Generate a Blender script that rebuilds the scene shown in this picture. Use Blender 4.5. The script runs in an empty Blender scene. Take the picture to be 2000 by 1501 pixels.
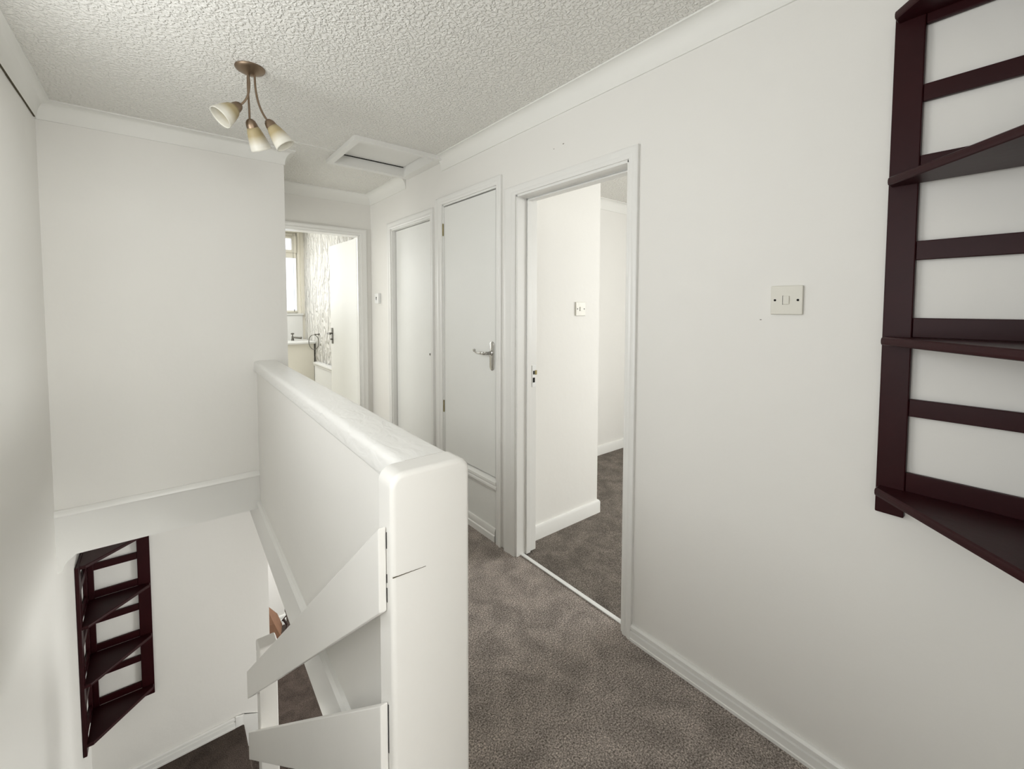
import bpy, bmesh, math, random
from mathutils import Vector, Matrix
random.seed(4)
C = bpy.context.scene.collection
S = bpy.context.scene
PI = math.pi

# ------------------------------------------------------------ camera
H = 1.37
yaw, pitch, roll, FPX, PY = 0.675998, 0.0482396, 0.00225, 852.735, 641.3
cy, sy, cp, sp = math.cos(yaw), math.sin(yaw), math.cos(pitch), math.sin(pitch)
F = Vector((sy*cp, cy*cp, -sp)); R = Vector((cy, -sy, 0)); U = R.cross(F)
R, U = R*math.cos(roll)+U*math.sin(roll), U*math.cos(roll)-R*math.sin(roll)
cam = bpy.data.cameras.new('camera'); co = bpy.data.objects.new('camera', cam); C.objects.link(co)
cam.sensor_width = 36; cam.lens = FPX/2000*36; cam.shift_y = (PY-750.5)/2000; cam.clip_start = .01
M = Matrix.Identity(4)
for i in range(3):
    M[i][0], M[i][1], M[i][2] = R[i], U[i], -F[i]
M[2][3] = H
co.matrix_world = M
S.camera = co

# ------------------------------------------------------------ materials
def lin(c):
    return tuple((x/12.92 if x <= .04045 else ((x+.055)/1.055)**2.4) for x in [v/255 for v in c])
def mat(name, rgb, rough=.5, metal=0, bump=None, var=None, spec=None, coords='Object'):
    """bump=(scale,strength,distance) var=(scale,amount)"""
    m = bpy.data.materials.new(name); m.use_nodes = True
    nt = m.node_tree; b = nt.nodes['Principled BSDF']
    c = lin(rgb)
    b.inputs['Base Color'].default_value = (*c, 1)
    b.inputs['Roughness'].default_value = rough
    b.inputs['Metallic'].default_value = metal
    if spec is not None: b.inputs['Specular IOR Level'].default_value = spec
    tc = nt.nodes.new('ShaderNodeTexCoord')
    if var:
        n = nt.nodes.new('ShaderNodeTexNoise'); n.inputs['Scale'].default_value = var[0]; n.inputs['Detail'].default_value = 5
        nt.links.new(tc.outputs[coords], n.inputs['Vector'])
        mx = nt.nodes.new('ShaderNodeMix'); mx.data_type = 'RGBA'
        mx.inputs['A'].default_value = (*[x*(1-var[1]) for x in c], 1); mx.inputs['B'].default_value = (*[min(1, x*(1+var[1])) for x in c], 1)
        nt.links.new(n.outputs['Fac'], mx.inputs['Factor']); nt.links.new(mx.outputs['Result'], b.inputs['Base Color'])
    if bump:
        n = nt.nodes.new('ShaderNodeTexNoise'); n.inputs['Scale'].default_value = bump[0]; n.inputs['Detail'].default_value = 4
        nt.links.new(tc.outputs[coords], n.inputs['Vector'])
        bp = nt.nodes.new('ShaderNodeBump'); bp.inputs['Strength'].default_value = bump[1]; bp.inputs['Distance'].default_value = bump[2]
        nt.links.new(n.outputs['Fac'], bp.inputs['Height']); nt.links.new(bp.outputs['Normal'], b.inputs['Normal'])
    return m
WALL = mat('wall_paint', (237, 235, 230), .75, bump=(9, .25, .01), var=(3, .012))
GLOSS = mat('gloss_white', (238, 237, 233), .32, bump=(25, .15, .003), var=(6, .015))
BOARD = mat('boarding_paint', (234, 232, 227), .42, bump=(30, .15, .003), var=(6, .02))
DOORP = mat('door_paint', (236, 236, 232), .5, bump=(14, .3, .004), var=(5, .02))
COVE = mat('coving_paint', (239, 238, 233), .6, bump=(40, .1, .002))
CREAM = mat('bath_cream', (242, 238, 226), .45, var=(8, .015))
WOOD = mat('mahogany_stain', (44, 9, 13), .42, bump=(60, .15, .002), var=(9, .25), spec=.2)
CHROME = mat('chrome', (190, 188, 184), .22, 1)
DARKCHROME = mat('dull_chrome', (120, 118, 112), .3, 1)
BRASS = mat('brass', (150, 138, 96), .35, 1)
BRONZE = mat('antique_nickel', (140, 122, 104), .38, 1, bump=(80, .2, .001))
PLAST = mat('switch_plastic', (222, 219, 208), .4)
PLASTW = mat('white_plastic', (240, 240, 238), .35)
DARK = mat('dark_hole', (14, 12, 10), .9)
BROWN = mat('rust_brown', (118, 84, 62), .8, bump=(18, .5, .01), var=(14, .25))
BROWND = mat('dark_brown_edge', (40, 18, 10), .7)
CRACK = mat('crack_dirt', (84, 76, 58), .9)

def carpet(name, a, b, c):
    m = bpy.data.materials.new(name); m.use_nodes = True; nt = m.node_tree; L = nt.links.new
    p = nt.nodes['Principled BSDF']; p.inputs['Roughness'].default_value = .95; p.inputs['Specular IOR Level'].default_value = .1
    tc = nt.nodes.new('ShaderNodeTexCoord')
    n1 = nt.nodes.new('ShaderNodeTexNoise'); n1.inputs['Scale'].default_value = 185; n1.inputs['Detail'].default_value = 4; n1.inputs['Roughness'].default_value = .7
    n2 = nt.nodes.new('ShaderNodeTexNoise'); n2.inputs['Scale'].default_value = 9; n2.inputs['Detail'].default_value = 7; n2.inputs['Distortion'].default_value = .5
    for n in (n1, n2): L(tc.outputs['Object'], n.inputs['Vector'])
    r = nt.nodes.new('ShaderNodeValToRGB'); e = r.color_ramp.elements
    e[0].position = .34; e[0].color = (*lin(a), 1); e[1].position = .66; e[1].color = (*lin(c), 1)
    k = e.new(.5); k.color = (*lin(b), 1)
    L(n1.outputs['Fac'], r.inputs['Fac'])
    mr = nt.nodes.new('ShaderNodeMapRange'); mr.inputs['From Min'].default_value = .35; mr.inputs['From Max'].default_value = .65
    mr.inputs['To Min'].default_value = .76; mr.inputs['To Max'].default_value = 1.14
    L(n2.outputs['Fac'], mr.inputs['Value'])
    mx = nt.nodes.new('ShaderNodeVectorMath'); mx.operation = 'SCALE'
    L(r.outputs['Color'], mx.inputs[0]); L(mr.outputs['Result'], mx.inputs['Scale']); L(mx.outputs[0], p.inputs['Base Color'])
    bp = nt.nodes.new('ShaderNodeBump'); bp.inputs['Strength'].default_value = .9; bp.inputs['Distance'].default_value = .008
    L(n1.outputs['Fac'], bp.inputs['Height']); L(bp.outputs['Normal'], p.inputs['Normal'])
    return m
CARPET = carpet('carpet_taupe', (88, 80, 74), (168, 157, 149), (238, 226, 216))
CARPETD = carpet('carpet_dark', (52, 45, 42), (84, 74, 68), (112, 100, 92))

def stipple():
    m = bpy.data.materials.new('stippled_ceiling'); m.use_nodes = True; nt = m.node_tree; L = nt.links.new
    p = nt.nodes['Principled BSDF']; p.inputs['Roughness'].default_value = .62; p.inputs['Base Color'].default_value = (*lin((238, 236, 230)), 1)
    tc = nt.nodes.new('ShaderNodeTexCoord')
    n = nt.nodes.new('ShaderNodeTexNoise'); n.inputs['Scale'].default_value = 75; n.inputs['Detail'].default_value = 1.5; n.inputs['Distortion'].default_value = .4
    L(tc.outputs['Object'], n.inputs['Vector'])
    r = nt.nodes.new('ShaderNodeMapRange'); r.inputs['From Min'].default_value = .4; r.inputs['From Max'].default_value = .62; r.interpolation_type = 'SMOOTHSTEP'
    L(n.outputs['Fac'], r.inputs['Value'])
    bp = nt.nodes.new('ShaderNodeBump'); bp.inputs['Strength'].default_value = .8; bp.inputs['Distance'].default_value = .005
    L(r.outputs['Result'], bp.inputs['Height']); L(bp.outputs['Normal'], p.inputs['Normal'])
    return m
CEIL = stipple()
def swirl():
    m = bpy.data.materials.new('combed_plaster'); m.use_nodes = True; nt = m.node_tree; L = nt.links.new
    p = nt.nodes['Principled BSDF']; p.inputs['Roughness'].default_value = .5; p.inputs['Base Color'].default_value = (*lin((238, 236, 230)), 1)
    tc = nt.nodes.new('ShaderNodeTexCoord'); mp = nt.nodes.new('ShaderNodeMapping'); mp.inputs['Scale'].default_value = (1, 1, .42)
    L(tc.outputs['Object'], mp.inputs['Vector'])
    n = nt.nodes.new('ShaderNodeTexNoise'); n.inputs['Scale'].default_value = 11; n.inputs['Detail'].default_value = 3; n.inputs['Distortion'].default_value = 1.5
    L(mp.outputs[0], n.inputs['Vector'])
    bp = nt.nodes.new('ShaderNodeBump'); bp.inputs['Strength'].default_value = 1; bp.inputs['Distance'].default_value = .14
    L(n.outputs['Fac'], bp.inputs['Height']); L(bp.outputs['Normal'], p.inputs['Normal'])
    return m
SWIRL = swirl()
def rippled():
    m = mat('rippled_gloss', (238, 237, 233), .36); nt = m.node_tree; L = nt.links.new; p = nt.nodes['Principled BSDF']
    tc = nt.nodes.new('ShaderNodeTexCoord'); mp = nt.nodes.new('ShaderNodeMapping'); mp.inputs['Scale'].default_value = (1, .5, 1)
    mp.inputs['Rotation'].default_value = (0, 0, .5)
    L(tc.outputs['Object'], mp.inputs['Vector'])
    n = nt.nodes.new('ShaderNodeTexNoise'); n.inputs['Scale'].default_value = 26; n.inputs['Detail'].default_value = 2; n.inputs['Distortion'].default_value = .8
    L(mp.outputs[0], n.inputs['Vector'])
    bp = nt.nodes.new('ShaderNodeBump'); bp.inputs['Strength'].default_value = .5; bp.inputs['Distance'].default_value = .008
    L(n.outputs['Fac'], bp.inputs['Height']); L(bp.outputs['Normal'], p.inputs['Normal'])
    return m
RIPPLE = rippled()
def glass_shade():
    m = bpy.data.materials.new('amber_frosted_glass'); m.use_nodes = True; nt = m.node_tree; L = nt.links.new
    p = nt.nodes['Principled BSDF']; p.inputs['Roughness'].default_value = .25; p.inputs['IOR'].default_value = 1.3
    p.inputs['Transmission Weight'].default_value = .35; p.inputs['Subsurface Weight'].default_value = 0
    tc = nt.nodes.new('ShaderNodeTexCoord'); sx = nt.nodes.new('ShaderNodeSeparateXYZ'); L(tc.outputs['Generated'], sx.inputs[0])
    r = nt.nodes.new('ShaderNodeValToRGB'); e = r.color_ramp.elements
    e[0].position = .22; e[0].color = (*lin((246, 243, 232)), 1); e[1].position = .62; e[1].color = (*lin((198, 182, 142)), 1)
    L(sx.outputs['Z'], r.inputs['Fac']); L(r.outputs['Color'], p.inputs['Base Color'])
    return m
SHADE = glass_shade()
def pane():
    m = bpy.data.materials.new('obscured_glass'); m.use_nodes = True; nt = m.node_tree; L = nt.links.new
    p = nt.nodes['Principled BSDF']; p.inputs['Roughness'].default_value = .35; p.inputs['IOR'].default_value = 1.2
    p.inputs['Transmission Weight'].default_value = 1; p.inputs['Base Color'].default_value = (.97, .98, 1, 1)
    tc = nt.nodes.new('ShaderNodeTexCoord'); n = nt.nodes.new('ShaderNodeTexNoise'); n.inputs['Scale'].default_value = 50
    L(tc.outputs['Object'], n.inputs['Vector'])
    bp = nt.nodes.new('ShaderNodeBump'); bp.inputs['Strength'].default_value = .6; bp.inputs['Distance'].default_value = .01
    L(n.outputs['Fac'], bp.inputs['Height']); L(bp.outputs['Normal'], p.inputs['Normal'])
    return m
PANE = pane()

# ------------------------------------------------------------ mesh helpers
def nb(): return bmesh.new()
def box(bm, x0, x1, y0, y1, z0, z1):
    v = [bm.verts.new((x, y, z)) for z in (z0, z1) for y in (y0, y1) for x in (x0, x1)]
    for f in ((0, 2, 3, 1), (4, 5, 7, 6), (0, 1, 5, 4), (2, 6, 7, 3), (0, 4, 6, 2), (1, 3, 7, 5)):
        bm.faces.new([v[i] for i in f])
    return v
def hexa(bm, b, t):
    """b,t: four bottom and four top points, same winding"""
    vb = [bm.verts.new(p) for p in b]; vt = [bm.verts.new(p) for p in t]
    n = len(vb)
    bm.faces.new(vb[::-1]); bm.faces.new(vt)
    for i in range(n): bm.faces.new((vb[i], vb[(i+1) % n], vt[(i+1) % n], vt[i]))
    return vb+vt
def loft(bm, rings, closed=True, caps=True):
    R_ = [[bm.verts.new(p) for p in r] for r in rings]
    n = len(R_[0])
    for a, b in zip(R_[:-1], R_[1:]):
        for i in range(n if closed else n-1):
            bm.faces.new((a[i], a[(i+1) % n], b[(i+1) % n], b[i]))
    if caps:
        bm.faces.new(R_[0][::-1]); bm.faces.new(R_[-1])
def tube(bm, pts, rad, n=14, caps=True):
    pts = [Vector(p) for p in pts]; rings = []
    if not isinstance(rad, (list, tuple)): rad = [rad]*len(pts)
    up = None
    for i, p in enumerate(pts):
        t = (pts[min(i+1, len(pts)-1)]-pts[max(i-1, 0)]).normalized()
        if up is None:
            up = Vector((0, 0, 1)) if abs(t.z) < .9 else Vector((1, 0, 0))
        a = t.cross(up).normalized(); b = a.cross(t).normalized(); up = b
        rings.append([p+(a*math.cos(k*2*PI/n)+b*math.sin(k*2*PI/n))*rad[i] for k in range(n)])
    loft(bm, rings, True, caps)
def lathe(bm, prof, axis_p, axis_d, n=28, closed=False):
    """prof: (r, t) along axis"""
    d = Vector(axis_d).normalized(); o = Vector(axis_p)
    a = d.orthogonal().normalized(); b = d.cross(a)
    rings = [[o+d*t+(a*math.cos(k*2*PI/n)+b*math.sin(k*2*PI/n))*max(r, 1e-4) for k in range(n)] for r, t in prof]
    loft(bm, rings, True, True)
def bez(p0, p1, p2, p3, n=14):
    out = []
    for i in range(n+1):
        t = i/n; u = 1-t
        out.append(Vector(p0)*u**3+Vector(p1)*3*u*u*t+Vector(p2)*3*u*t*t+Vector(p3)*t**3)
    return out
def wloc(o):
    v = Vector(o.location)
    while o.parent: o = o.parent; v += o.location
    return v
def obj(name, bm, m, parent=None, bevel=0, seg=2, smooth=False, label=None, origin=None):
    bmesh.ops.remove_doubles(bm, verts=bm.verts, dist=1e-6)
    bmesh.ops.recalc_face_normals(bm, faces=bm.faces)
    off = Vector(origin) if origin else Vector((0, 0, 0))
    if parent is not None: off = wloc(parent)
    for v in bm.verts: v.co -= off
    me = bpy.data.meshes.new(name); bm.to_mesh(me); bm.free()
    me.materials.append(m)
    o = bpy.data.objects.new(name, me); C.objects.link(o)
    if parent is not None: o.parent = parent
    else: o.location = off
    if bevel:
        md = o.modifiers.new('bevel', 'BEVEL'); md.width = bevel; md.segments = seg; md.limit_method = 'ANGLE'; md.angle_limit = math.radians(40)
        smooth = True
    if smooth:
        for p in me.polygons: p.use_smooth = True
        md = o.modifiers.new('wn', 'WEIGHTED_NORMAL') if bevel else None
        if not bevel:
            me.shade_smooth() if hasattr(me, 'shade_smooth') else None
            try: me.set_sharp_from_angle(angle=math.radians(38))
            except Exception: pass
    if label: o['label'] = label
    return o
def tag(o, label, cat, group=None):
    o['label'] = label; o['category'] = cat
    if group: o['group'] = group
    return o
def thing(name, loc, label, cat, group=None):
    o = bpy.data.objects.new(name, None); o.location = loc; o.empty_display_size = .05; C.objects.link(o)
    return tag(o, label, cat, group)
def st(o):
    o['kind'] = 'structure'; return o
def stempty(name, loc):
    o = bpy.data.objects.new(name, None); o.location = loc; o.empty_display_size = .05; C.objects.link(o)
    return st(o)
def sweep_plan(bm, path, prof, side=1):
    """sweep profile (out, z) along plan polyline with mitres; out is measured to the left*side of travel"""
    P = [Vector(p) for p in path]; rings = []
    for i, p in enumerate(P):
        ds = []
        if i > 0: ds.append((P[i]-P[i-1]).normalized())
        if i < len(P)-1: ds.append((P[i+1]-P[i]).normalized())
        ns = [Vector((-d.y, d.x))*side for d in ds]
        n = ns[0] if len(ns) == 1 else (ns[0]+ns[1])/(1+ns[0].dot(ns[1]))
        rings.append([(p.x+n.x*o, p.y+n.y*o, z) for o, z in prof])
    loft(bm, rings, True, True)
def archi(bm, plane, c, out, a0, a1, z1, wl, wr, wt, th=.016, z0=0.0, fourth=False):
    """architrave round an opening. plane 'x': wall plane x=c, opening y a0..a1, proud by th toward out(+-1)."""
    prof = [(0, 0), (0, .55), (.12, .75), (.3, .75), (.42, .62), (.72, 1.0), (.9, 1.0), (1.0, .8), (1.0, 0)]
    rings = []
    def P(a, z, h):
        q = c+out*h
        return (q, a, z) if plane == 'x' else (a, q, z)
    rings.append([P(a1+wr*s, z0, h*th) for s, h in prof])
    rings.append([P(a1+wr*s, z1+wt*s, h*th) for s, h in prof])
    rings.append([P(a0-wl*s, z1+wt*s, h*th) for s, h in prof])
    rings.append([P(a0-wl*s, z0, h*th) for s, h in prof])
    loft(bm, rings, True, True)

# ------------------------------------------------------------ key dimensions
XR, XL, YB, YF, YBK, ZC = 1.484, -.45, 3.12, 3.88, -.055, 2.36
XBOX = .634; YL = 3.93
ZQ = -1.94; ZH = -2.52
# ------------------------------------------------------------ floors
bm = nb()
def xin(y): return .405+.022*(y-.87)
box(bm, XL-.1, 1.522, -.12, .80, -.10, 0)
hexa(bm, [(.47, .80, -.10), (1.522, .80, -.10), (1.522, 3.98, -.10), (.52, 3.98, -.10)], [(.47, .80, 0), (1.522, .80, 0), (1.522, 3.98, 0), (.52, 3.98, 0)])
box(bm, 1.522, 1.62, -.12, 1.07, -.10, 0); box(bm, 1.522, 1.62, 1.84, 3.98, -.10, 0)
st(obj('floor', bm, CARPET))
bm = nb(); box(bm, 1.62, 4.6, -2.0, 2.75, -.10, -.012); box(bm, 1.522, 1.62, 1.07, 1.84, -.10, -.012)
st(obj('floor_bedroom', bm, carpet('carpet_bedroom', (80, 74, 68), (126, 118, 110), (170, 160, 150))))
bm = nb(); box(bm, XL-.1, 1.62, 3.98, 6.3, -.10, 0); st(obj('floor_bathroom', bm, CREAM))
bm = nb(); box(bm, XL, .42, 2.90, YL, ZQ-.2, ZQ)
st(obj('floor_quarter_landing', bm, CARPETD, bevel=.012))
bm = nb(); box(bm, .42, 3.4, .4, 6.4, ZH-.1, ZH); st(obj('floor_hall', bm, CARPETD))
bm = nb(); box(bm, XL-.1, 1.62, -4.6, -.12, -.10, 0); st(obj('floor_front_room', bm, CARPET))
# ------------------------------------------------------------ ceilings
hx0, hx1, hy0, hy1 = .922, 1.440, 2.592, 3.085
bm = nb()
box(bm, XL-.1, 1.62, -.12, hy0, ZC, ZC+.1); box(bm, XL-.1, 1.62, hy1, 3.98, ZC, ZC+.1)
box(bm, XL-.1, hx0, hy0, hy1, ZC, ZC+.1); box(bm, hx1, 1.62, hy0, hy1, ZC, ZC+.1)
st(obj('ceiling', bm, CEIL))
hx0, hx1, hy0, hy1 = .932, 1.430, 2.602, 3.075
bm = nb(); box(bm, 1.62, 4.6, -2.0, 2.75, ZC, ZC+.1); st(obj('ceiling_bedroom', bm, CEIL))
bm = nb(); box(bm, XL-.1, 1.62, 3.98, 6.3, 2.34, 2.44); st(obj('ceiling_bathroom', bm, CREAM))
bm = nb(); box(bm, XL-.1, 1.62, -4.6, -.12, ZC, ZC+.1); st(obj('ceiling_front_room', bm, WALL))
bm = nb(); box(bm, XL, .534, 3.22, YL, .10, .2); st(obj('ceiling_lower_landing', bm, WALL))
bm = nb(); box(bm, 1.62, 3.4, .4, 6.4, -.2, -.1); box(bm, XL, 1.62, 3.98, 6.4, -.2, -.1); st(obj('ceiling_hall', bm, WALL))
bm = nb(); box(bm, XBOX, .89, 2.895, 2.905, ZC-.003, ZC+.001); st(obj('trim_1', bm, COVE))
# ------------------------------------------------------------ landing walls
# right wall with three openings
D3 = (1.095, 1.815, 1.965); D2 = (1.985, 2.590, 2.052); D1 = (2.755, 3.433, 2.005)
bm = nb(); x0, x1 = XR, 1.62
ys = [-.16, D3[0], D3[1], D2[0], D2[1], D1[0], D1[1], YF+.1]
for a, b in ((0, 1), (2, 3), (4, 5), (6, 7)): box(bm, x0, x1, ys[a], ys[b], 0, ZC)
for d in (D3, D2, D1): box(bm, x0, x1, d[0], d[1], d[2], ZC)
st(obj('wall_right', bm, WALL))
bm = nb(); WL = (.02, .74, .95, 2.15); WS = (1.08, 2.12, 1.34, 2.06)  # two out-of-view openings, added to admit fill light
box(bm, XL-.1, XL, -4.6, WL[0], ZH, ZC); box(bm, XL-.1, XL, WL[1], WS[0], ZH, ZC); box(bm, XL-.1, XL, WS[1], 6.4, ZH, ZC); box(bm, XL-.1, XL, WS[0], WS[1], ZH, WS[2]); box(bm, XL-.1, XL, WS[0], WS[1], WS[3], ZC); box(bm, XL-.1, XL, WL[0], WL[1], ZH, WL[2]); box(bm, XL-.1, XL, WL[0], WL[1], WL[3], ZC)
st(obj('wall_left', bm, WALL))
# boxed bulkhead over the stairs
bm = nb()
box(bm, XL, XBOX, YB, YB+.1, .10, ZC); box(bm, XBOX-.1, XBOX, YB+.1, YF, -.1, .2); box(bm, XBOX-.1, XBOX, YB+.1, YF, 2.02, ZC); box(bm, XBOX-.1, XBOX, 3.84, YF, .2, 2.02)  # side opening added to let the hidden fill light out
st(obj('wall_bulkhead', bm, WALL))
# far wall
FX = 1.386
bm = nb(); box(bm, FX, XR+.02, YF, YF+.1, 0, ZC); box(bm, XBOX-.1, FX, YF, YF+.1, 2.005, ZC); box(bm, XL, XBOX, YF+.05, YF+.1, .2, ZC)
st(obj('wall_far', bm, WALL))
# back wall behind the camera with a doorway
bm = nb(); box(bm, XL, -.43, YBK-.1, YBK, 0, ZC); box(bm, .50, XR, YBK-.1, YBK, 0, ZC); box(bm, -.43, .50, YBK-.1, YBK, 2.0, ZC)
st(obj('wall_near', bm, WALL))
bm = nb(); box(bm, XR+.0, 1.62, -4.6, -.16, 0, ZC); box(bm, XL, -.3, -4.6, -4.5, 0, ZC); box(bm, 1.3, XR, -4.6, -4.5, 0, ZC)
box(bm, -.3, 1.3, -4.6, -4.5, 0, .8); box(bm, -.3, 1.3, -4.6, -4.5, 2.2, ZC)
st(obj('wall_front_room', bm, WALL))
# lower walls
bm = nb(); box(bm, XL, .615, YL, YL+.1, ZH, .2); st(obj('wall_lower', bm, WALL))
bm = nb(); box(bm, .0, 3.5, 6.2, 6.3, ZH, -.1); box(bm, .3, 1.075, 5.8, 6.2, ZH, -.1); box(bm, 3.4, 3.5, .4, 6.2, ZH, -.1); box(bm, .42, 3.5, .3, .4, ZH, -.1)
box(bm, XL, .3, 6.2, 6.3, ZH, -.1)
st(obj('wall_hall', bm, WALL))
# half wall (runs very slightly out of square)
bm = nb()
hexa(bm, [(xin(.885), .885, -.10), (xin(.885)+.095, .885, -.10), (xin(YL)+.095, YL, -.10), (xin(YL), YL, -.10)],
         [(xin(.885), .885, .10), (xin(.885)+.095, .885, .10), (xin(YL)+.095, YL, .10), (xin(YL), YL, .10)])
hexa(bm, [(xin(.885), .885, .10), (xin(.885)+.095, .885, .10), (xin(YB)+.095, YB, .10), (xin(YB), YB, .10)],
         [(xin(.885), .885, .96), (xin(.885)+.095, .885, .96), (xin(YB)+.095, YB, .96), (xin(YB), YB, .96)])
st(obj('wall_stair_side', bm, WALL))
# under-stair panel
bm = nb(); v = []
hexa(bm, [(.352, .83, ZH), (.40, .83, ZH), (.40, 2.95, ZH), (.352, 2.95, ZH)], [(.352, .83, -.25), (.40, .83, -.25), (.40, 2.95, ZQ+.02), (.352, 2.95, ZQ+.02)])
st(obj('wall_understairs', bm, WALL))
# fascia along the landing edge with a beaded top
prof = [(0, -.09), (.012, -.09), (.012, .118), (.020, .124), (.021, .138), (.012, .150), (0, .152)]
bm = nb(); loft(bm, [[(xin(y)-o, y, z) for o, z in prof] for y in (.886, YL-.001)]); st(obj('trim_2', bm, GLOSS, smooth=True))
# bulkhead skirting
prof = [(0, .10), (.014, .10), (.014, .300), (.022, .312), (.020, .328), (.008, .340), (0, .340)]
bm = nb(); loft(bm, [[(x, YB-o, z) for o, z in prof] for x in (XL, xin(YB)-.001)]); st(obj('trim_3', bm, GLOSS, smooth=True))
# curved nib under the bulkhead at the left wall
bm = nb()
pr = [(0, .10), (.075, .10), (.06, .085), (.04, .07), (.025, .045), (.018, .02), (0, .012)]
loft(bm, [[(XL+o, y, z) for o, z in pr] for y in (YB+.0, YB+.16)]); st(obj('trim_4', bm, GLOSS, smooth=True))
# skirtings
def skirt(name, path, side, h=.066, m=GLOSS, z=0.0):
    prof = [(0, z), (.018, z), (.018, z+h*.16), (.015, z+h*.19), (.015, z+h*.56), (.008, z+h*.60), (.008, z+h*.68), (.014, z+h*.72), (.014, z+h*.88), (.008, z+h), (0, z+h)]
    bm = nb(); sweep_plan(bm, path, prof, side); return st(obj(name, bm, m))
skirt('baseboard_right', [(XR, YBK), (XR, 1.049)], 1)
skirt('baseboard_lower', [(XL, YL), (.36, YL)], -1, .085, GLOSS, ZQ)
bm = nb(); hexa(bm, [(.36, YL-.016, ZQ-.001), (.42, YL-.016, ZQ-.08), (.42, YL, ZQ-.08), (.36, YL, ZQ-.001)], [(.36, YL-.016, ZQ+.09), (.42, YL-.016, ZQ+.075), (.42, YL, ZQ+.075), (.36, YL, ZQ+.09)])
hexa(bm, [(.42, YL-.016, ZQ-.22), (.612, YL-.016, ZQ-.30), (.612, YL, ZQ-.30), (.42, YL, ZQ-.22)], [(.42, YL-.016, ZQ+.075), (.612, YL-.016, ZQ-.02), (.612, YL, ZQ-.02), (.42, YL, ZQ+.075)])
st(obj('baseboard_steps', bm, GLOSS, bevel=.004))
skirt('baseboard_hall', [(3.4, 6.2), (1.075, 6.2), (1.075, 5.8), (.3, 5.8)], 1, .12, GLOSS, ZH)
# ------------------------------------------------------------ coving
def cove_prof(zc, o=.060, d=.086):
    pts = [(0, zc-d), (.006, zc-d), (.006, zc-d+.006)]
    for k in range(9):
        a = k/8*PI/2
        pts.append((.006+(o-.012)*(1-math.cos(a)), zc-d+.006+(d-.012)*math.sin(a)))
    pts += [(o, zc-.006), (o, zc), (0, zc)]
    return pts
bm = nb(); sweep_plan(bm, [(XR, YBK), (XR, 2.60)], cove_prof(ZC), 1); st(obj('trim_5', bm, COVE, smooth=True))
bm = nb(); sweep_plan(bm, [(XR, 3.15), (XR, YF), (XBOX, YF), (XBOX, YB), (XL, YB), (XL, YBK)], cove_prof(ZC), 1); st(obj('trim_6', bm, COVE, smooth=True))
# open joint along the bottom of the left coving
bm = nb(); z0 = ZC-.086
segs = [(1.55, 1.9, .003), (1.9, 2.36, .004), (2.42, 2.78, .0035), (2.78, 3.08, .003)]
for a, b, t in segs:
    k = 6
    for i in range(k):
        y0_, y1_ = a+(b-a)*i/k, a+(b-a)*(i+1)/k; w = t*random.uniform(.5, 1.1)
        box(bm, XL+.0005, XL+.0069, y0_, y1_, z0-w, z0+.0002)
st(obj('trim_7', bm, CRACK))
# ------------------------------------------------------------ door 3: open doorway into bedroom
def lining(bm, d, x0, x1, t=.012, sill=False):
    box(bm, x0, x1, d[0]-.001, d[0]+t, 0, d[2]); box(bm, x0, x1, d[1]-t, d[1]+.001, 0, d[2]); box(bm, x0, x1, d[0], d[1], d[2]-t, d[2]+.001)
d3 = stempty('door_3', (XR, (D3[0]+D3[1])/2, 0))
bm = nb(); lining(bm, D3, XR-.002, 1.622); box(bm, 1.545, 1.575, D3[1]-.022, D3[1]-.012, 0, D3[2]-.012); box(bm, 1.545, 1.575, D3[0]+.012, D3[0]+.022, 0, D3[2]-.012); box(bm, 1.545, 1.575, D3[0]+.012, D3[1]-.012, D3[2]-.024, D3[2]-.012)
obj('door_frame', bm, GLOSS, d3, bevel=.002)
bm = nb(); archi(bm, 'x', XR, -1, D3[0], D3[1], D3[2], .046, .090, .046); obj('architrave', bm, GLOSS, d3, smooth=True)
bm = nb(); box(bm, 1.512, 1.534, D3[0]+.012, D3[1]-.012, 0, .006); obj('threshold_strip', bm, PLASTW, d3, bevel=.002)
bm = nb(); box(bm, 1.588, 1.612, D3[1]-.0155, D3[1]-.011, .93, 1.05); kp = obj('keep_plate', bm, PLASTW, d3, bevel=.001)
bm = nb(); box(bm, 1.592, 1.607, D3[1]-.0165, D3[1]-.012, .955, .982); box(bm, 1.594, 1.604, D3[1]-.0165, D3[1]-.012, 1.0, 1.02); obj('lock_slot', bm, DARK, kp)
bm = nb(); box(bm, 1.607, 1.620, D3[1]-.019, D3[1]-.012, .998, 1.022); obj('strike_lip', bm, BRASS, kp, bevel=.001)
# ------------------------------------------------------------ door 2: airing cupboard
d2 = stempty('door_2', (XR, (D2[0]+D2[1])/2, 0))
bm = nb(); lining(bm, D2, XR-.002, 1.60); obj('door_frame', bm, GLOSS, d2, bevel=.002)
bm = nb(); archi(bm, 'x', XR, -1, D2[0], D2[1], D2[2], .050, .055, .046, .017); archi(bm, 'x', XR, -1, D2[0]-.0, D2[1]+.055, 2.098, 0, .040, .0, .010)
obj('architrave', bm, GLOSS, d2, smooth=True)
bm = nb(); box(bm, XR-.001, XR+.036, D2[0]+.014, D2[1]-.016, .385, D2[2]-.020); leaf = obj('door_leaf', bm, DOORP, d2, bevel=.002)
bm = nb(); box(bm, 1.60, 1.61, D2[0], D2[1], 0, D2[2]); obj('back_panel', bm, DARK, d2)
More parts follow.
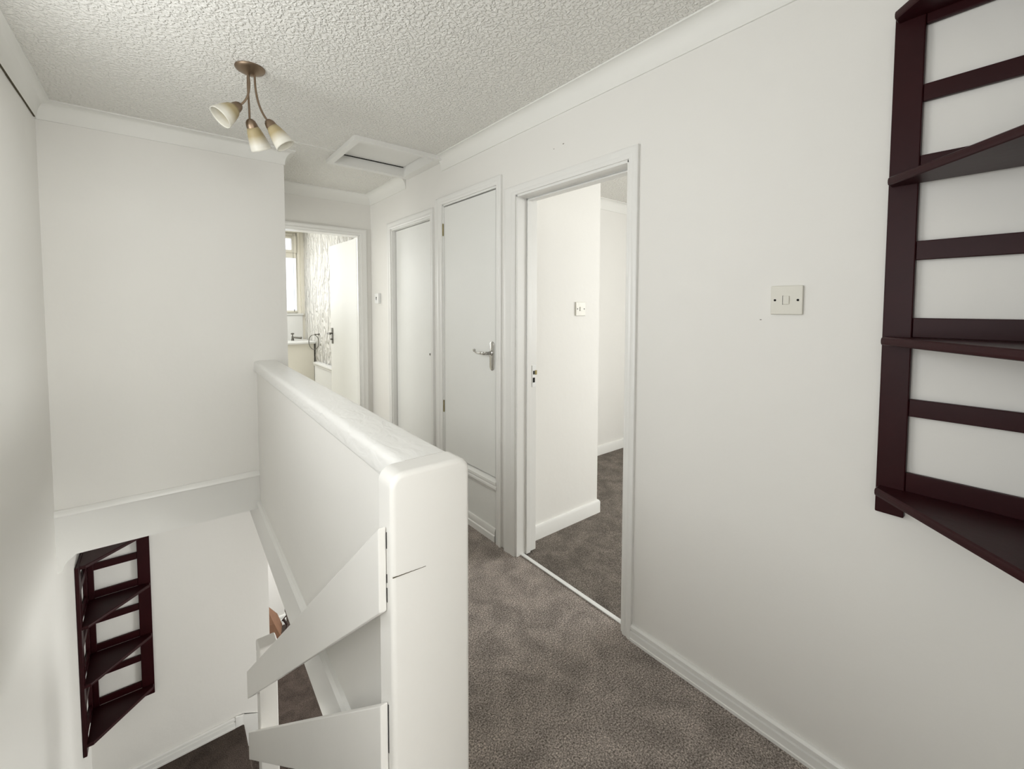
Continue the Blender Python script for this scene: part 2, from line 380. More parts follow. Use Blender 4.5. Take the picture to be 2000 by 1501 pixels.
# lever handle
yh, zh = 2.029, 1.108
bm = nb(); n = 20; ring = []
hw, hh = .021, .084
for k in range(n+1): a = PI*k/n; ring.append((hw*math.cos(a), hh-hw+hw*math.sin(a)))
for k in range(n+1): a = PI+PI*k/n; ring.append((hw*math.cos(a), -(hh-hw)+hw*math.sin(a)))
loft(bm, [[(XR-.001, yh+a, 1.09+b) for a, b in ring], [(XR-.006, yh+a, 1.09+b) for a, b in ring], [(XR-.008, yh+a*.88, 1.09+b*.96) for a, b in ring]])
hp = obj('handle_plate', bm, CHROME, leaf, smooth=True)
bm = nb(); lathe(bm, [(.013, 0), (.014, .006), (.009, .010), (.008, .034), (.010, .040), (.009, .046), (.002, .049)], (XR-.006, yh, zh), (-1, 0, 0), 18)
tube(bm, bez((XR-.046, yh, zh), (XR-.050, yh+.03, zh-.006), (XR-.048, yh+.05, zh+.002), (XR-.046, yh+.075, zh-.006), 10)+bez((XR-.046, yh+.08, zh-.006), (XR-.045, yh+.1, zh-.006), (XR-.045, yh+.112, zh-.004), (XR-.044, yh+.120, zh+.006), 6), [.008, .009, .010, .0095, .008, .0075, .0085, .009, .008, .006, .0055, .0055, .005, .005, .0048, .0048, .0048, .005], 12)
lathe(bm, [(.002, -.006), (.0085, -.005), (.0095, 0), (.0085, .005), (.002, .006)], (XR-.044, yh+.124, zh+.008), (-1, 0, 0), 16)
obj('lever', bm, CHROME, hp, smooth=True)
for z in (1.885, .702):
    bm = nb(); tube(bm, [(XR-.004, D2[1]-.008, z-.04), (XR-.004, D2[1]-.008, z+.04)], .0045, 10); obj('hinge', bm, BRASS, leaf, smooth=True)
# threshold rail of the cupboard + kick panel
prof = [(0, .300), (.004, .300), (.012, .318), (.018, .324), (.018, .336), (.010, .344), (.022, .352), (.022, .366), (.006, .378), (-.03, .378), (-.03, .300)]
bm = nb(); loft(bm, [[(XR-o, y, z) for o, z in prof] for y in (D2[0]-.012, D2[1]+.004)]); obj('sill_rail', bm, GLOSS, d2, smooth=True)
bm = nb(); box(bm, XR+.006, XR+.02, D2[0]+.012, D2[1]-.012, .0, .302); obj('kick_panel', bm, DOORP, d2)
bm = nb(); sweep_plan(bm, [(XR+.006, D2[0]+.016), (XR+.006, D2[1]-.012)], [(0, 0), (.015, 0), (.015, .035), (.010, .040), (.012, .062), (.006, .076), (0, .078)], 1); obj('skirting', bm, GLOSS, d2, smooth=True)
# ------------------------------------------------------------ door 1: far cupboard, closed
d1 = stempty('door_1', (XR, (D1[0]+D1[1])/2, 0))
bm = nb(); lining(bm, D1, XR-.002, 1.60); obj('door_frame', bm, GLOSS, d1, bevel=.002)
bm = nb(); archi(bm, 'x', XR, -1, D1[0], D1[1], D1[2], .044, .050, .050, .018); obj('architrave', bm, GLOSS, d1, smooth=True)
bm = nb(); box(bm, XR+.034, XR+.07, D1[0]+.013, D1[1]-.016, .008, D1[2]-.016); leaf = obj('door_leaf', bm, DOORP, d1, bevel=.002)
bm = nb(); box(bm, 1.60, 1.61, D1[0], D1[1], 0, D1[2]); obj('back_panel', bm, DARK, d1)
bm = nb(); lathe(bm, [(.001, 0), (.019, .0), (.019, .003), (.010, .006), (.001, .006)], (XR+.034, 2.835, 1.029), (-1, 0, 0), 20); kr = obj('knob_rose', bm, PLASTW, leaf, smooth=True)
bm = nb(); lathe(bm, [(.001, 0), (.009, .0), (.009, .002), (.001, .002)], (XR+.0285, 2.835, 1.029), (-1, 0, 0), 16); obj('keyhole', bm, DARKCHROME, kr)
# ------------------------------------------------------------ bathroom
bm = nb(); box(bm, 1.46, 1.62, 3.98, 6.3, 0, 2.34); st(obj('wall_bathroom_right', bm, SWIRL))
WX0, WX1, WZ0, WZ1 = .25, 1.425, 1.285, 2.325
bm = nb(); YW = 6.15
box(bm, XL, WX0, YW, YW+.15, 0, 2.34); box(bm, WX1, 1.47, YW, YW+.15, 0, 2.34); box(bm, WX0, WX1, YW, YW+.15, 0, WZ0); box(bm, WX0, WX1, YW, YW+.15, WZ1, 2.34)
st(obj('wall_bathroom_far', bm, CREAM))
w1 = stempty('window_1', ((WX0+WX1)/2, YW+.08, WZ0))
bm = nb(); ya, yb = YW+.03, YW+.09
box(bm, WX1-.045, WX1, ya, yb, WZ0, WZ1); box(bm, WX0, WX0+.045, ya, yb, WZ0, WZ1)
box(bm, WX0+.045, WX1-.045, ya, yb, WZ0, WZ0+.04); box(bm, WX0+.045, WX1-.045, ya, yb, WZ1-.045, WZ1); box(bm, WX0+.045, WX1-.045, ya, yb, 2.00, 2.065)
box(bm, .82, .87, ya, yb, WZ0+.04, 2.00)
obj('window_frame', bm, CREAM, w1, bevel=.004)
bm = nb()
for a, b in ((.87, 1.38), ):
    box(bm, a, a+.04, ya-.015, ya+.03, 2.065, WZ1-.045); box(bm, b-.055, b, ya-.015, ya+.03, 2.065, WZ1-.045); box(bm, a+.04, b-.055, ya-.015, ya+.03, 2.065, 2.10); box(bm, a+.04, b-.055, ya-.015, ya+.03, WZ1-.08, WZ1-.045)
obj('top_light_sash', bm, CREAM, w1, bevel=.003)
bm = nb(); box(bm, WX0+.04, 1.385, ya+.03, ya+.034, WZ0+.03, 2.01); obj('pane', bm, PANE, w1)
bm = nb(); box(bm, WX0+.04, 1.34, ya+.03, ya+.034, 2.06, WZ1-.04); obj('pane', bm, PANE, w1)
bm = nb(); box(bm, WX0-.02, WX1+.012, YW-.03, YW+.03, WZ0-.018, WZ0+.002); obj('window_sill', bm, PLASTW, w1, bevel=.003)
bm = nb(); tube(bm, [(1.335, YW-.01, 2.30), (1.335, YW-.01, 1.34)], .002, 8); lathe(bm, [(.001, 0), (.006, .004), (.005, .03), (.001, .034)], (1.335, YW-.01, 1.31), (0, 0, 1), 10)
tag(obj('blind_cord', bm, DARKCHROME, origin=(1.335, YW-.01, 1.31)), 'thin cord hanging in front of the bathroom window beside its frame', 'cord')
# tile upstand
bm = nb(); box(bm, XL, 1.43, YW-.012, YW, .95, WZ0-.02); st(obj('trim_8', bm, PLASTW))
# boxed ledge with basin tap
vt = thing('vanity_unit', (1.0, 5.9, 0), 'cream boxed vanity unit under the bathroom window', 'cabinet')
bm = nb(); box(bm, .3, 1.455, 5.63, YW-.012, .925, .952); obj('worktop', bm, PLASTW, vt, bevel=.006)
bm = nb(); box(bm, .3, 1.44, 5.66, YW-.012, 0, .925); obj('body', bm, CREAM, vt, bevel=.003)
tp = thing('basin_tap', (1.265, 5.95, .952), 'small dark chrome tap on the white bathroom worktop', 'tap')
bm = nb(); lathe(bm, [(.018, 0), (.016, .012), (.012, .03), (.012, .05), (.004, .055)], (1.265, 5.95, .952), (0, 0, 1), 16)
tube(bm, [(1.265, 5.95, .985), (1.285, 5.93, .99), (1.33, 5.90, .986), (1.352, 5.885, .984)], [.010, .010, .013, .016], 12); obj('spout', bm, DARKCHROME, tp, smooth=True)
bm = nb(); lathe(bm, [(.006, 0), (.006, .02), (.020, .026), (.018, .038), (.003, .042)], (1.265, 5.95, 1.005), (0, 0, 1), 16); obj('tap_head', bm, DARKCHROME, tp, smooth=True)
tr = thing('towel_ring', (1.455, 5.52, 1.03), 'round chrome towel ring on the combed plaster bathroom wall', 'towel ring')
bm = nb(); lathe(bm, [(.014, 0), (.014, .006), (.006, .010), (.006, .045), (.009, .050), (.002, .054)], (1.460, 5.50, 1.045), (-1, 0, 0), 14); obj('wall_mount', bm, DARKCHROME, tr, smooth=True)
bm = nb(); pts = [(1.405-.036*math.sin(k*2*PI/36), 5.525+.08*math.sin(k*2*PI/36), .952+.088*math.cos(k*2*PI/36)) for k in range(37)]
tube(bm, pts, .0045, 8, False); obj('ring', bm, DARKCHROME, tr, smooth=True)
rd = thing('radiator', (1.41, 5.1, .1), 'white panel radiator on bathroom wall behind the open door', 'radiator')
bm = nb()
n = 26; ring = []
for k in range(n*2+1):
    y = 4.65+(5.50-4.65)*k/(2*n); ring.append((1.398 if k % 2 else 1.408, y))
hx = ring+[(1.43, 5.50), (1.43, 4.65)]
loft(bm, [[(a, b, .14) for a, b in hx], [(a, b, .70) for a, b in hx]]); obj('panel', bm, PLASTW, rd)
bm = nb(); box(bm, 1.390, 1.458, 4.64, 5.51, .70, .716); box(bm, 1.390, 1.398, 4.64, 5.51, .68, .70)
for k in range(5): box(bm, 1.400+.011*k, 1.404+.011*k, 4.65, 5.50, .716, .722)
obj('top_grille', bm, PLASTW, rd, bevel=.001)
# bathroom door and frame
d4 = stempty('door_4', (FX, YF, 0))
bm = nb(); box(bm, FX-.010, FX+.001, YF-.002, YF+.11, 0, 2.005); box(bm, XBOX, FX, YF-.002, YF+.11, 1.995, 2.006); box(bm, FX-.022, FX-.010, YF+.0, YF+.018, 0, 1.995)
obj('door_frame', bm, GLOSS, d4, bevel=.002)
bm = nb(); archi(bm, 'y', YF, -1, XBOX+.001, FX, 2.005, 0, .056, .050, .016); obj('architrave', bm, GLOSS, d4, smooth=True)
th = math.atan2(4.64-3.945, 1.345-1.372); cx, cyy = 1.374, 3.945
dirv = Vector((math.cos(th), math.sin(th), 0)); nv = Vector((math.sin(th), -math.cos(th), 0))
def DL(a, b, z): p = Vector((cx, cyy, z))+dirv*a+nv*b; return tuple(p)
bm = nb(); hexa(bm, [DL(0, 0, .01), DL(.70, 0, .01), DL(.70, .036, .01), DL(0, .036, .01)], [DL(0, 0, 1.985), DL(.70, 0, 1.985), DL(.70, .036, 1.985), DL(0, .036, 1.985)])
leaf = obj('door_leaf', bm, DOORP, d4, bevel=.002)
for z in (1.80, .25):
    bm = nb(); hexa(bm, [DL(-.004, .003, z-.05), DL(.0, .003, z-.05), DL(.0, .036, z-.05), DL(-.004, .036, z-.05)], [DL(-.004, .003, z+.05), DL(0, .003, z+.05), DL(0, .036, z+.05), DL(-.004, .036, z+.05)])
    obj('hinge', bm, BRASS, leaf)
bm = nb(); hexa(bm, [DL(.63, -.006, 1.00), DL(.67, -.006, 1.00), DL(.67, 0, 1.00), DL(.63, 0, 1.00)], [DL(.63, -.006, 1.16), DL(.67, -.006, 1.16), DL(.67, 0, 1.16), DL(.63, 0, 1.16)])
hp = obj('handle_plate', bm, DARKCHROME, leaf, bevel=.002)
bm = nb(); tube(bm, [DL(.65, -.004, 1.105), DL(.65, -.045, 1.105), DL(.64, -.052, 1.105), DL(.56, -.052, 1.100), DL(.545, -.058, 1.108)], [.009, .007, .008, .006, .008], 10)
tube(bm, [DL(.65, -.004, 1.045), DL(.65, -.022, 1.045)], .008, 10); obj('lever', bm, DARKCHROME, hp, smooth=True)
# ------------------------------------------------------------ bedroom beyond door 3
bm = nb(); box(bm, 1.62, 2.262, 1.898, 2.75, -.01, ZC); st(obj('wall_bedroom_left', bm, WALL))
bm = nb(); box(bm, 2.262, 4.6, 2.647, 2.75, -.01, ZC); st(obj('wall_bedroom_far', bm, WALL))
WB = (-.9, .9, .85, 2.15)
bm = nb(); box(bm, 4.5, 4.6, -2.0, WB[0], -.01, ZC); box(bm, 4.5, 4.6, WB[1], 2.647, -.01, ZC); box(bm, 4.5, 4.6, WB[0], WB[1], -.01, WB[2]); box(bm, 4.5, 4.6, WB[0], WB[1], WB[3], ZC)
box(bm, 1.62, 4.6, -2.1, -2.0, -.01, ZC)
st(obj('wall_bedroom_window', bm, WALL))
def skprof(z, h=.07): return [(0, z), (.016, z), (.016, z+h-.012), (.010, z+h), (0, z+h)]
bm = nb(); sweep_plan(bm, [(1.624, 1.898), (2.262, 1.898), (2.262, 2.647), (4.5, 2.647)], skprof(-.012, .085), -1); st(obj('baseboard_bedroom', bm, GLOSS, smooth=True))
bm = nb(); sweep_plan(bm, [(1.62, 1.898), (2.262, 1.898), (2.262, 2.647), (4.5, 2.647)], cove_prof(ZC, .055, .09), -1); st(obj('trim_9', bm, COVE, smooth=True))
# ------------------------------------------------------------ window frames of the unseen rooms, plus two added left-wall fill windows
def simple_window(name, plane, c, a0, a1, z0, z1):
    w = stempty(name, (c, (a0+a1)/2, z0) if plane == 'x' else ((a0+a1)/2, c, z0)); bm = nb()
    def B(a, b, za, zb):
        (box(bm, c, c+.05, a, b, za, zb) if plane == 'x' else box(bm, a, b, c, c+.05, za, zb))
    B(a0, a0+.05, z0, z1); B(a1-.05, a1, z0, z1); B(a0+.05, a1-.05, z0, z0+.05); B(a0+.05, a1-.05, z1-.05, z1); B((a0+a1)/2-.03, (a0+a1)/2+.03, z0+.05, z1-.05)
    obj('window_frame', bm, PLASTW, w)
simple_window('window_2', 'x', 4.53, WB[0], WB[1], WB[2], WB[3])
simple_window('fill_window_1', 'x', XL-.09, WL[0], WL[1], WL[2], WL[3])  # invented opening, added to light the right wall and ceiling
simple_window('fill_window_2', 'x', XL-.09, WS[0], WS[1], WS[2], WS[3])  # invented high opening, added to light the cupboard doors and ceiling
simple_window('window_3', 'y', -4.57, -.3, 1.3, .8, 2.2)
# ------------------------------------------------------------ half wall cap, newel, balustrade
bm = nb()
def capring(y):
    x = xin(y)-.016; pts = []
    w, h = .132, .066; zt = 1.034; r = .020
    for (cx_, cz_, a0) in ((x+w-r, zt-r, 0), (x+r, zt-r, 90), (x+r*.6, zt-h+r*.6, 180), (x+w-r*.6, zt-h+r*.6, 270)):
        rr = r if a0 < 180 else r*.6
        for k in range(5):
            a = math.radians(a0+k*22.5); pts.append((cx_+rr*math.cos(a), y, cz_+rr*math.sin(a)))
    return pts
loft(bm, [capring(y) for y in (.884, 1.3, 1.8, 2.3, 2.8, YB)]); st(obj('trim_10', bm, RIPPLE, smooth=True))
# newel: rounded board on end
def rrect(x0, x1, z0, z1, r, n=6):
    pts = [(x0, z0), (x1, z0)]
    for k in range(n+1): a = PI/2*k/n; pts.append((x1-r+r*math.cos(a), z1-r+r*math.sin(a)))
    for k in range(n+1): a = PI/2+PI/2*k/n; pts.append((x0+r+r*math.cos(a), z1-r+r*math.sin(a)))
    return pts
nw = thing('newel_post', (.44, .85, -.22), 'broad white painted newel post with rounded top at near end of half wall', 'newel post', )
bm = nb(); pr = rrect(.345, .532, -.22, 1.036, .030)
loft(bm, [[(a, .814, b) for a, b in pr], [(a, .886, b) for a, b in pr]]); o = obj('post', bm, BOARD, nw, bevel=.011, seg=4)
bm = nb(); 
for k in range(7):
    xa = .347+.0105*k; box(bm, xa, xa+.0105, .8125, .8145, .8260-.0003*k, .8273-.0005*k)
obj('paint_crack', bm, CRACK, nw)
for za, zb in ((.878, .912), (.806, .824), (.765, .795), (.44, .545)):
    bm = nb(); box(bm, .3438, .3449, .8365, .8379, za, zb); obj('paint_crack', bm, DARK, nw)
SL = .823
def bal(name, ytop, ztop, label, grp=None):
    bm = nb(); Lb = 2.872; hgt = .178
    za = ztop; zb = ztop-SL*(Lb-.835)
    hexa(bm, [(.3275, .838, za-hgt), (.3445, .838, za-hgt), (.3505, Lb, zb-hgt*.94), (.3275, Lb, zb-hgt*.94)], [(.3275, .838, za), (.3445, .838, za), (.3505, Lb, zb), (.3275, Lb, zb)])
    o = obj(name, bm, BOARD, bevel=.003, origin=(.34, .84, za-hgt)); tag(o, label, 'handrail board', grp); return o
bal('balustrade_board', .835, .925, 'upper of the two sloping white balustrade boards on the newel post')
bal('balustrade_board', .835, .552, 'lower of the two sloping white balustrade boards, cut by the bottom of the photo')
ln = thing('newel_post', (.40, 2.65, ZQ), 'narrow white newel post at the foot of the stairs behind the sloping boards', 'newel post')
bm = nb(); box(bm, .3515, .440, 2.60, 2.68, -2.2, -.52); obj('post', bm, BOARD, ln, bevel=.004)
bm = nb(); box(bm, .3515, .4465, 2.59, 2.69, -.52, -.455); obj('cap', bm, BOARD, ln, bevel=.010, seg=3)
# staircase
bm = nb(); n = 10; g = .23; r_ = -ZQ/n; y = .80; pts = []
top = [(.80, -.02)]
z = 0.0
prof = [(.80, -.001)]
for k in range(n):
    yk = .83+g*k-.02
    prof.append((yk, prof[-1][1])); prof.append((yk, -r_*(k+1)-.001))
prof[-1] = (prof[-1][0], ZQ-.001)
prof2 = [(a, b) for a, b in prof]
low = [(prof[-1][0], ZQ-.15), (.80, -.35)]
allp = prof2+low
loft(bm, [[(XL+.001, a, b) for a, b in allp], [(.3275, a, b) for a, b in allp]])
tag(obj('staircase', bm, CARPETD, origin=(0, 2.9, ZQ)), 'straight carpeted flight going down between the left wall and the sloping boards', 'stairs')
bm = nb(); box(bm, .4205, .66, 2.95, YL-.02, ZH, ZQ-.193); box(bm, .6605, .90, 2.95, YL-.02, ZH, ZQ-.386)
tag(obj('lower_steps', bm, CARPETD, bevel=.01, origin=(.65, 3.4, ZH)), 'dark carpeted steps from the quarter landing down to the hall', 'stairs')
# rust-brown object in the hall
bb = nb()
base = [(.58, 4.85), (.82, 4.88), (.86, 5.02), (.80, 5.15), (.62, 5.15)]
rings = []
for z, s, dx in ((ZH, .85, -.03), (-2.30, 1.0, -.01), (-2.1, 1.1, .02), (-1.99, 1.12, .03), (-1.86, .95, .0), (-1.76, .55, -.03)):
    rings.append([(.75+(a-.75)*s+dx+random.uniform(-.012, .012), 5.0+(b-5.0)*s, z+random.uniform(-.01, .01)*(z > ZH)) for a, b in base])
loft(bb, rings)
br = tag(obj('brown_bag', bb, BROWN, origin=(.75, 5.0, ZH)), 'rust-brown angular bag on the hall floor past the lower wall end', 'bag')
bm = nb(); tube(bm, [(.905, 4.86, -2.06), (.945, 4.98, -1.995), (.912, 5.0, -1.93)], .012, 8); obj('dark_edge', bm, BROWND, br)
bm = nb(); tube(bm, [(.90, 5.0, -1.945), (.985, 5.05, -1.91)], .006, 8); obj('strap', bm, BROWND, br)
# ------------------------------------------------------------ corner shelves
def corner_shelf(corner, sx, sy_, zs, foot, railz, label, W=.338, stw=.058):
    cx0, cy0 = corner
    t = thing('corner_shelf', (cx0+sx*.1, cy0+sy_*.1, zs[0]-foot), label, 'shelf')
    z0, z1 = zs[0]-foot, zs[-1]-.004
    def bx(bm, a0, a1, b0, b1, za, zb):
        xs = sorted((cx0+sx*a0, cx0+sx*a1)); ys_ = sorted((cy0+sy_*b0, cy0+sy_*b1)); box(bm, xs[0], xs[1], ys_[0], ys_[1], za, zb)
    e = .001; T = .020
    for (a0, a1, b0, b1) in ((e, T, W-stw, W), (W-stw, W, e, T)):
        bm = nb(); bx(bm, a0, a1, b0, b1, z0, z1); obj('stile', bm, WOOD, t, bevel=.003)
    for (a0, a1, b0, b1) in ((e, T, T, .05), (T, .05, e, T)):
        bm = nb(); bx(bm, a0, a1, b0, b1, z0, z1); obj('stile', bm, WOOD, t, bevel=.002)
    for (za, zb) in railz:
        bm = nb(); bx(bm, e+.003, T-.003, .05, W-stw, za, zb); obj('rail', bm, WOOD, t, bevel=.002)
        bm = nb(); bx(bm, .05, W-stw, e+.003, T-.003, za, zb); obj('rail', bm, WOOD, t, bevel=.002)
    for z in zs:
        lip = .030; poly = [(T, T), (W-.004, T), (W-.004, T+lip)]
        # rounded nosing along the diagonal
        poly2 = [(T+lip, W-.004), (T, W-.004)]
        P_ = poly+poly2
        rings = []
        for dz, ins in ((-.021, .004), (-.019, .001), (-.014, 0), (-.008, 0), (-.003, .001), (0, .005)):
            ring = []
            for i, (a, b) in enumerate(P_):
                if i in (2, 3): k = ins; a2, b2 = a-k*.7, b-k*.7
                elif i == 1: a2, b2 = a-ins, b
                elif i == 4: a2, b2 = a, b-ins
                else: a2, b2 = a, b
                ring.append((cx0+sx*a2, cy0+sy_*b2, z+dz))
            rings.append(ring)
        bm = nb(); loft(bm, rings); obj('shelf', bm, WOOD, t)
    return t
rz = []
for s_ in (.905, 1.299, 1.699): rz.append((s_-.002, s_+.047))
rz += [(1.097, 1.141), (1.490, 1.537), (1.876, 1.917), (2.06, 2.10)]
corner_shelf((XR, YBK), -1, 1, (.905, 1.297, 1.699, 2.103), .072, rz, 'dark red-brown ladder-back corner shelf fixed high on the right landing wall')
zl = [-1.30, -.925, -.56, -.185]
rz2 = [(z, z+.047) for z in zl[:3]]+[(-1.105, -1.062), (-.735, -.690), (-.372, -.325), (-.23, -.19)]
corner_shelf((XL, YL), 1, -1, zl, .072, rz2, 'dark corner shelf down in the stairwell below the bulkhead', W=.336, stw=.068)
# ------------------------------------------------------------ switches
def switch(px, py, pz, n, w, label, dark=True, style='rocker'):
    """n: wall normal direction, plate centre at px,py,pz"""
    nvec = Vector(n); t = Vector((0, 0, 1)).cross(nvec)
    T = thing('light_switch', (px, py, pz), label, 'light switch')
    def bxx(a0, a1, z0, z1, d0, d1, name, m, bev, par):
        c = Vector((px, py, pz)); bm = nb()
        b = [c+t*a+Vector((0, 0, z0))+nvec*d for a, d in ((a0, d0), (a1, d0), (a1, d1), (a0, d1))]
        tt = [c+t*a+Vector((0, 0, z1))+nvec*d for a, d in ((a0, d0), (a1, d0), (a1, d1), (a0, d1))]
        hexa(bm, b, tt); return obj(name, bm, m, par, bevel=bev)
    bxx(-w, w, -w, w, .0005, .009, 'plate', PLAST, .0025, T)
    if style == 'rocker':
        rk = bxx(-.0085, .0085, -.0125, .0125, .009, .0125, 'rocker', PLAST, .001, T)
        bxx(-.0105, -.0085, -.0135, .0135, .0088, .0093, 'gap', DARK, 0, rk)
        for s in (-1, 1):
            bm = nb(); lathe(bm, [(.0001, 0), (.0034, 0), (.0034, .0012), (.0001, .0012)], Vector((px, py, pz))+t*(s*w*.715)+nvec*.0088, nvec, 14); obj('screw', bm, DARK, T)
    return T
switch(XR, .5135, 1.394, (-1, 0, 0), .0435, 'white single light switch on right landing wall, nearest the dark shelf')
switch(2.075, 1.898, 1.362, (0, -1, 0), .0435, 'white light switch on the bedroom wall seen through the open doorway')
ks = thing('key_switch', (XR, 3.70, 1.445), 'small white surface switch box on the wall between bathroom and cupboard doors', 'switch')
bm = nb(); box(bm, XR-.024, XR-.0005, 3.665, 3.745, 1.402, 1.488); obj('switch_box', bm, PLASTW, ks, bevel=.002)
bm = nb(); lathe(bm, [(.0001, 0), (.008, 0), (.007, .003), (.0001, .003)], (XR-.023, 3.707, 1.452), (-1, 0, 0), 12); box(bm, XR-.0262, XR-.024, 3.704, 3.710, 1.432, 1.452); obj('keyhole', bm, DARK, ks)
# small marks on the paint
bm = nb(); box(bm, XR-.0007, XR+.001, 1.466, 1.474, 2.131, 2.134); box(bm, XR-.0007, XR+.001, 1.53, 1.536, 2.125, 2.127); box(bm, XR-.0007, XR+.001, .585, .590, 1.332, 1.334)
st(obj('trim_11', bm, CRACK))
# ------------------------------------------------------------ loft hatch
lh = thing('loft_hatch', (1.17, 2.84, ZC), 'white framed loft hatch in the ceiling above the cupboard doors', 'hatch')
o0, o1, p0, p1 = .892, 1.483, 2.565, 3.112
zf = ZC-.026
prof = [(0, 0), (.0, 1), (.012, 1.0), (.03, .8), (.055, .7), (.055, 0)]
def hframe():
    bm = nb(); rings = []
    for (ax, ay, ix, iy) in ((o0, p0, hx0, hy0), (o1, p0, hx1, hy0), (o1, p1, hx1, hy1), (o0, p1, hx0, hy1)):
        ring = []
        for s, hgt in ((0, 0), (0, 1), (.12, 1), (.55, .92), (1, .92), (1, -.9), (.86, -.9), (.86, 0)):
            ring.append((ax+(ix-ax)*s, ay+(iy-ay)*s, ZC-.026*hgt if hgt >= 0 else ZC+.06))
        rings.append(ring)
    V = [[bm.verts.new(p) for p in r] for r in rings]
    for i in range(4):
        a, b = V[i], V[(i+1) % 4]
        for k in range(8): bm.faces.new((a[k], a[(k+1) % 8], b[(k+1) % 8], b[k]))
    return bm
obj('frame', hframe(), GLOSS, lh, smooth=True)
bm = nb(); box(bm, hx0+.004, hx1-.004, hy0+.004, hy1-.006, ZC+.045, ZC+.06); hpn = obj('hatch_panel', bm, GLOSS, lh)
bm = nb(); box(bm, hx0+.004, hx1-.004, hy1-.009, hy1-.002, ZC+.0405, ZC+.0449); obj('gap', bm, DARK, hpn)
bm = nb(); box(bm, hx0-.05, hx1+.05, hy0-.05, hy1+.05, ZC+.10, ZC+.11); obj('loft_lid', bm, DARK, lh)
# ------------------------------------------------------------ ceiling light
LC = Vector((.315, 2.135, ZC))
cl = thing('ceiling_light', LC, 'three-arm ceiling light with amber-topped glass shades and round metal rose', 'ceiling light')
bm = nb(); lathe(bm, [(.002, 0), (.055, 0), (.056, .004), (.052, .010), (.044, .013), (.034, .019), (.022, .026), (.010, .030), (.002, .031)], LC, (0, 0, -1), 40); obj('ceiling_rose', bm, BRONZE, cl, smooth=True)
hd = Vector((F.x, F.y, 0)).normalized(); rt = Vector((R.x, R.y, 0)).normalized()
def W3(a, b, z): return Vector((LC.x, LC.y, 0))+rt*a+hd*b+Vector((0, 0, z))
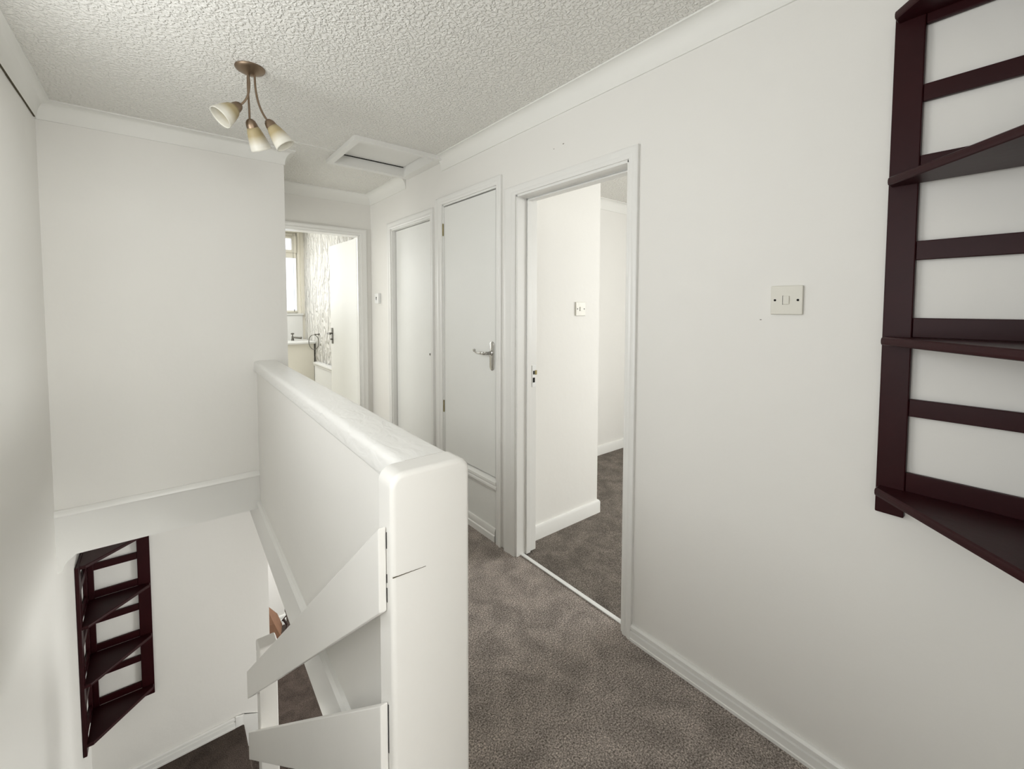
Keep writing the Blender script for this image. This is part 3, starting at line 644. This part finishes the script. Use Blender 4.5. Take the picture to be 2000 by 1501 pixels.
# (top of arm, bottom of arm (cup), end of shade)
arms = [((-.005, -.006, 2.335), (.003, .0, 2.27), (-.010, -.005, 2.222), (-.036, -.018, 2.202), (-.083, -.070, 2.130), .046),
        ((-.016, .010, 2.335), (-.020, .012, 2.26), (-.012, .010, 2.20), (-.010, .004, 2.150), (.004, .062, 2.050), .041),
        ((.016, .004, 2.335), (.014, .006, 2.25), (.030, .008, 2.19), (.062, .012, 2.150), (.124, .032, 2.055), .040)]
for A, B, Cc, D, E_, rr in arms:
    p = [W3(*A), W3(*B), W3(*Cc), W3(*D)]
    bm = nb(); tube(bm, bez(*p, 16), .0042, 10); obj('arm', bm, BRONZE, cl, smooth=True)
    d = (W3(*E_)-W3(*D)); L_ = d.length; d.normalize()
    bm = nb(); lathe(bm, [(.004, -.006), (.012, -.002), (.018, .006), (.0215, .018), (.023, .034), (.0215, .036), (.019, .020), (.010, .006), (.003, .004)], W3(*D), d, 24); obj('lamp_cup', bm, BRONZE, cl, smooth=True)
    # shade, open at the bottom, thick walled; built along local -Z so its tint follows its own length
    bm = nb(); k = L_-.02
    prof = [(.020, 0), (rr*.66, k*.2), (rr*.82, k*.48), (rr*.93, k*.75), (rr*.985, k*.93), (rr, k), (rr-.003, k), (rr*.98-.0025, k*.92), (rr*.93-.0025, k*.75), (rr*.82-.0025, k*.48), (rr*.66-.0025, k*.2), (.0175, .003)]
    R_ = []
    for r0, t0 in prof: R_.append([(r0*math.cos(j*2*PI/32), r0*math.sin(j*2*PI/32), -t0) for j in range(32)])
    V = [[bm.verts.new(q) for q in r] for r in R_]
    for a in range(len(V)):
        b = (a+1) % len(V)
        for j in range(32): bm.faces.new((V[a][j], V[a][(j+1) % 32], V[b][(j+1) % 32], V[b][j]))
    bmesh.ops.recalc_face_normals(bm, faces=bm.faces)
    me = bpy.data.meshes.new('lamp_shade'); bm.to_mesh(me); bm.free(); me.materials.append(SHADE)
    for q in me.polygons: q.use_smooth = True
    so = bpy.data.objects.new('lamp_shade', me); C.objects.link(so); so.parent = cl
    so.location = W3(*D)+d*.022-LC; so.rotation_mode = 'QUATERNION'; so.rotation_quaternion = Vector((0, 0, -1)).rotation_difference(d)
    bm = nb(); lathe(bm, [(.008, .018), (.009, .03), (.014, .042), (.019, .056), (.018, .068), (.010, .077), (.001, .080)], W3(*D), d, 20)
    o = obj('bulb', bm, PLASTW, cl, smooth=True)

# ------------------------------------------------------------ light
w = bpy.data.worlds.new('world'); S.world = w; w.use_nodes = True
bg = w.node_tree.nodes['Background']; bg.inputs['Color'].default_value = (.93, .96, 1, 1); bg.inputs['Strength'].default_value = 2.5
def area(name, loc, rot, sx_, sy_, power, col=(.985, 1, .985)):
    l = bpy.data.lights.new(name, 'AREA'); l.shape = 'RECTANGLE'; l.size = sx_; l.size_y = sy_; l.energy = power; l.color = col
    o = bpy.data.objects.new(name, l); C.objects.link(o); o.location = loc; o.rotation_euler = rot; return o
area('daylight_bathroom_window', (.55, 6.05, 1.80), (-PI/2, 0, 0), .75, .95, 14)
area('bathroom_fill', (.45, 5.1, 2.3), (0, 0, 0), .8, .8, 15.5)  # added fill light below the bathroom ceiling, no fitting there
area('daylight_bedroom_window', (4.45, 0.0, 1.5), (0, PI/2, 0), 1.3, 1.8, 88)
area('daylight_front_window', (.5, -4.45, 1.5), (PI/2, 0, 0), 1.6, 1.4, 118)
area('landing_fill', (XL-.03, .38, 1.45), (0, -PI/2-.2, 0), 1.05, .68, 8)  # added fill light in the invented landing opening, out of view
area('stair_fill', (XL-.015, 1.6, 1.70), (0, -PI/2-.12, 0), .62, .92, 9.8)  # added fill light in the invented high opening over the stairs
area('bulkhead_fill', (-.30, 3.53, 1.3), (0, -PI/2, 0), 1.6, .55, 12)  # hidden fill light added inside the bulkhead to brighten the far landing
area('daylight_hall_door', (3.3, 2.0, -1.4), (0, PI/2, 0), 1.6, 1.0, 90)
area('hall_end_area', (2.4, 5.2, -.6), (0, PI*.36, 0), .8, .8, 45)  # tilted area light inside the hall, no window built for it
vs = S.view_settings; vs.view_transform = 'Standard'; vs.look = 'None'; vs.gamma = 1; vs.use_curve_mapping = False; vs.exposure = -.38
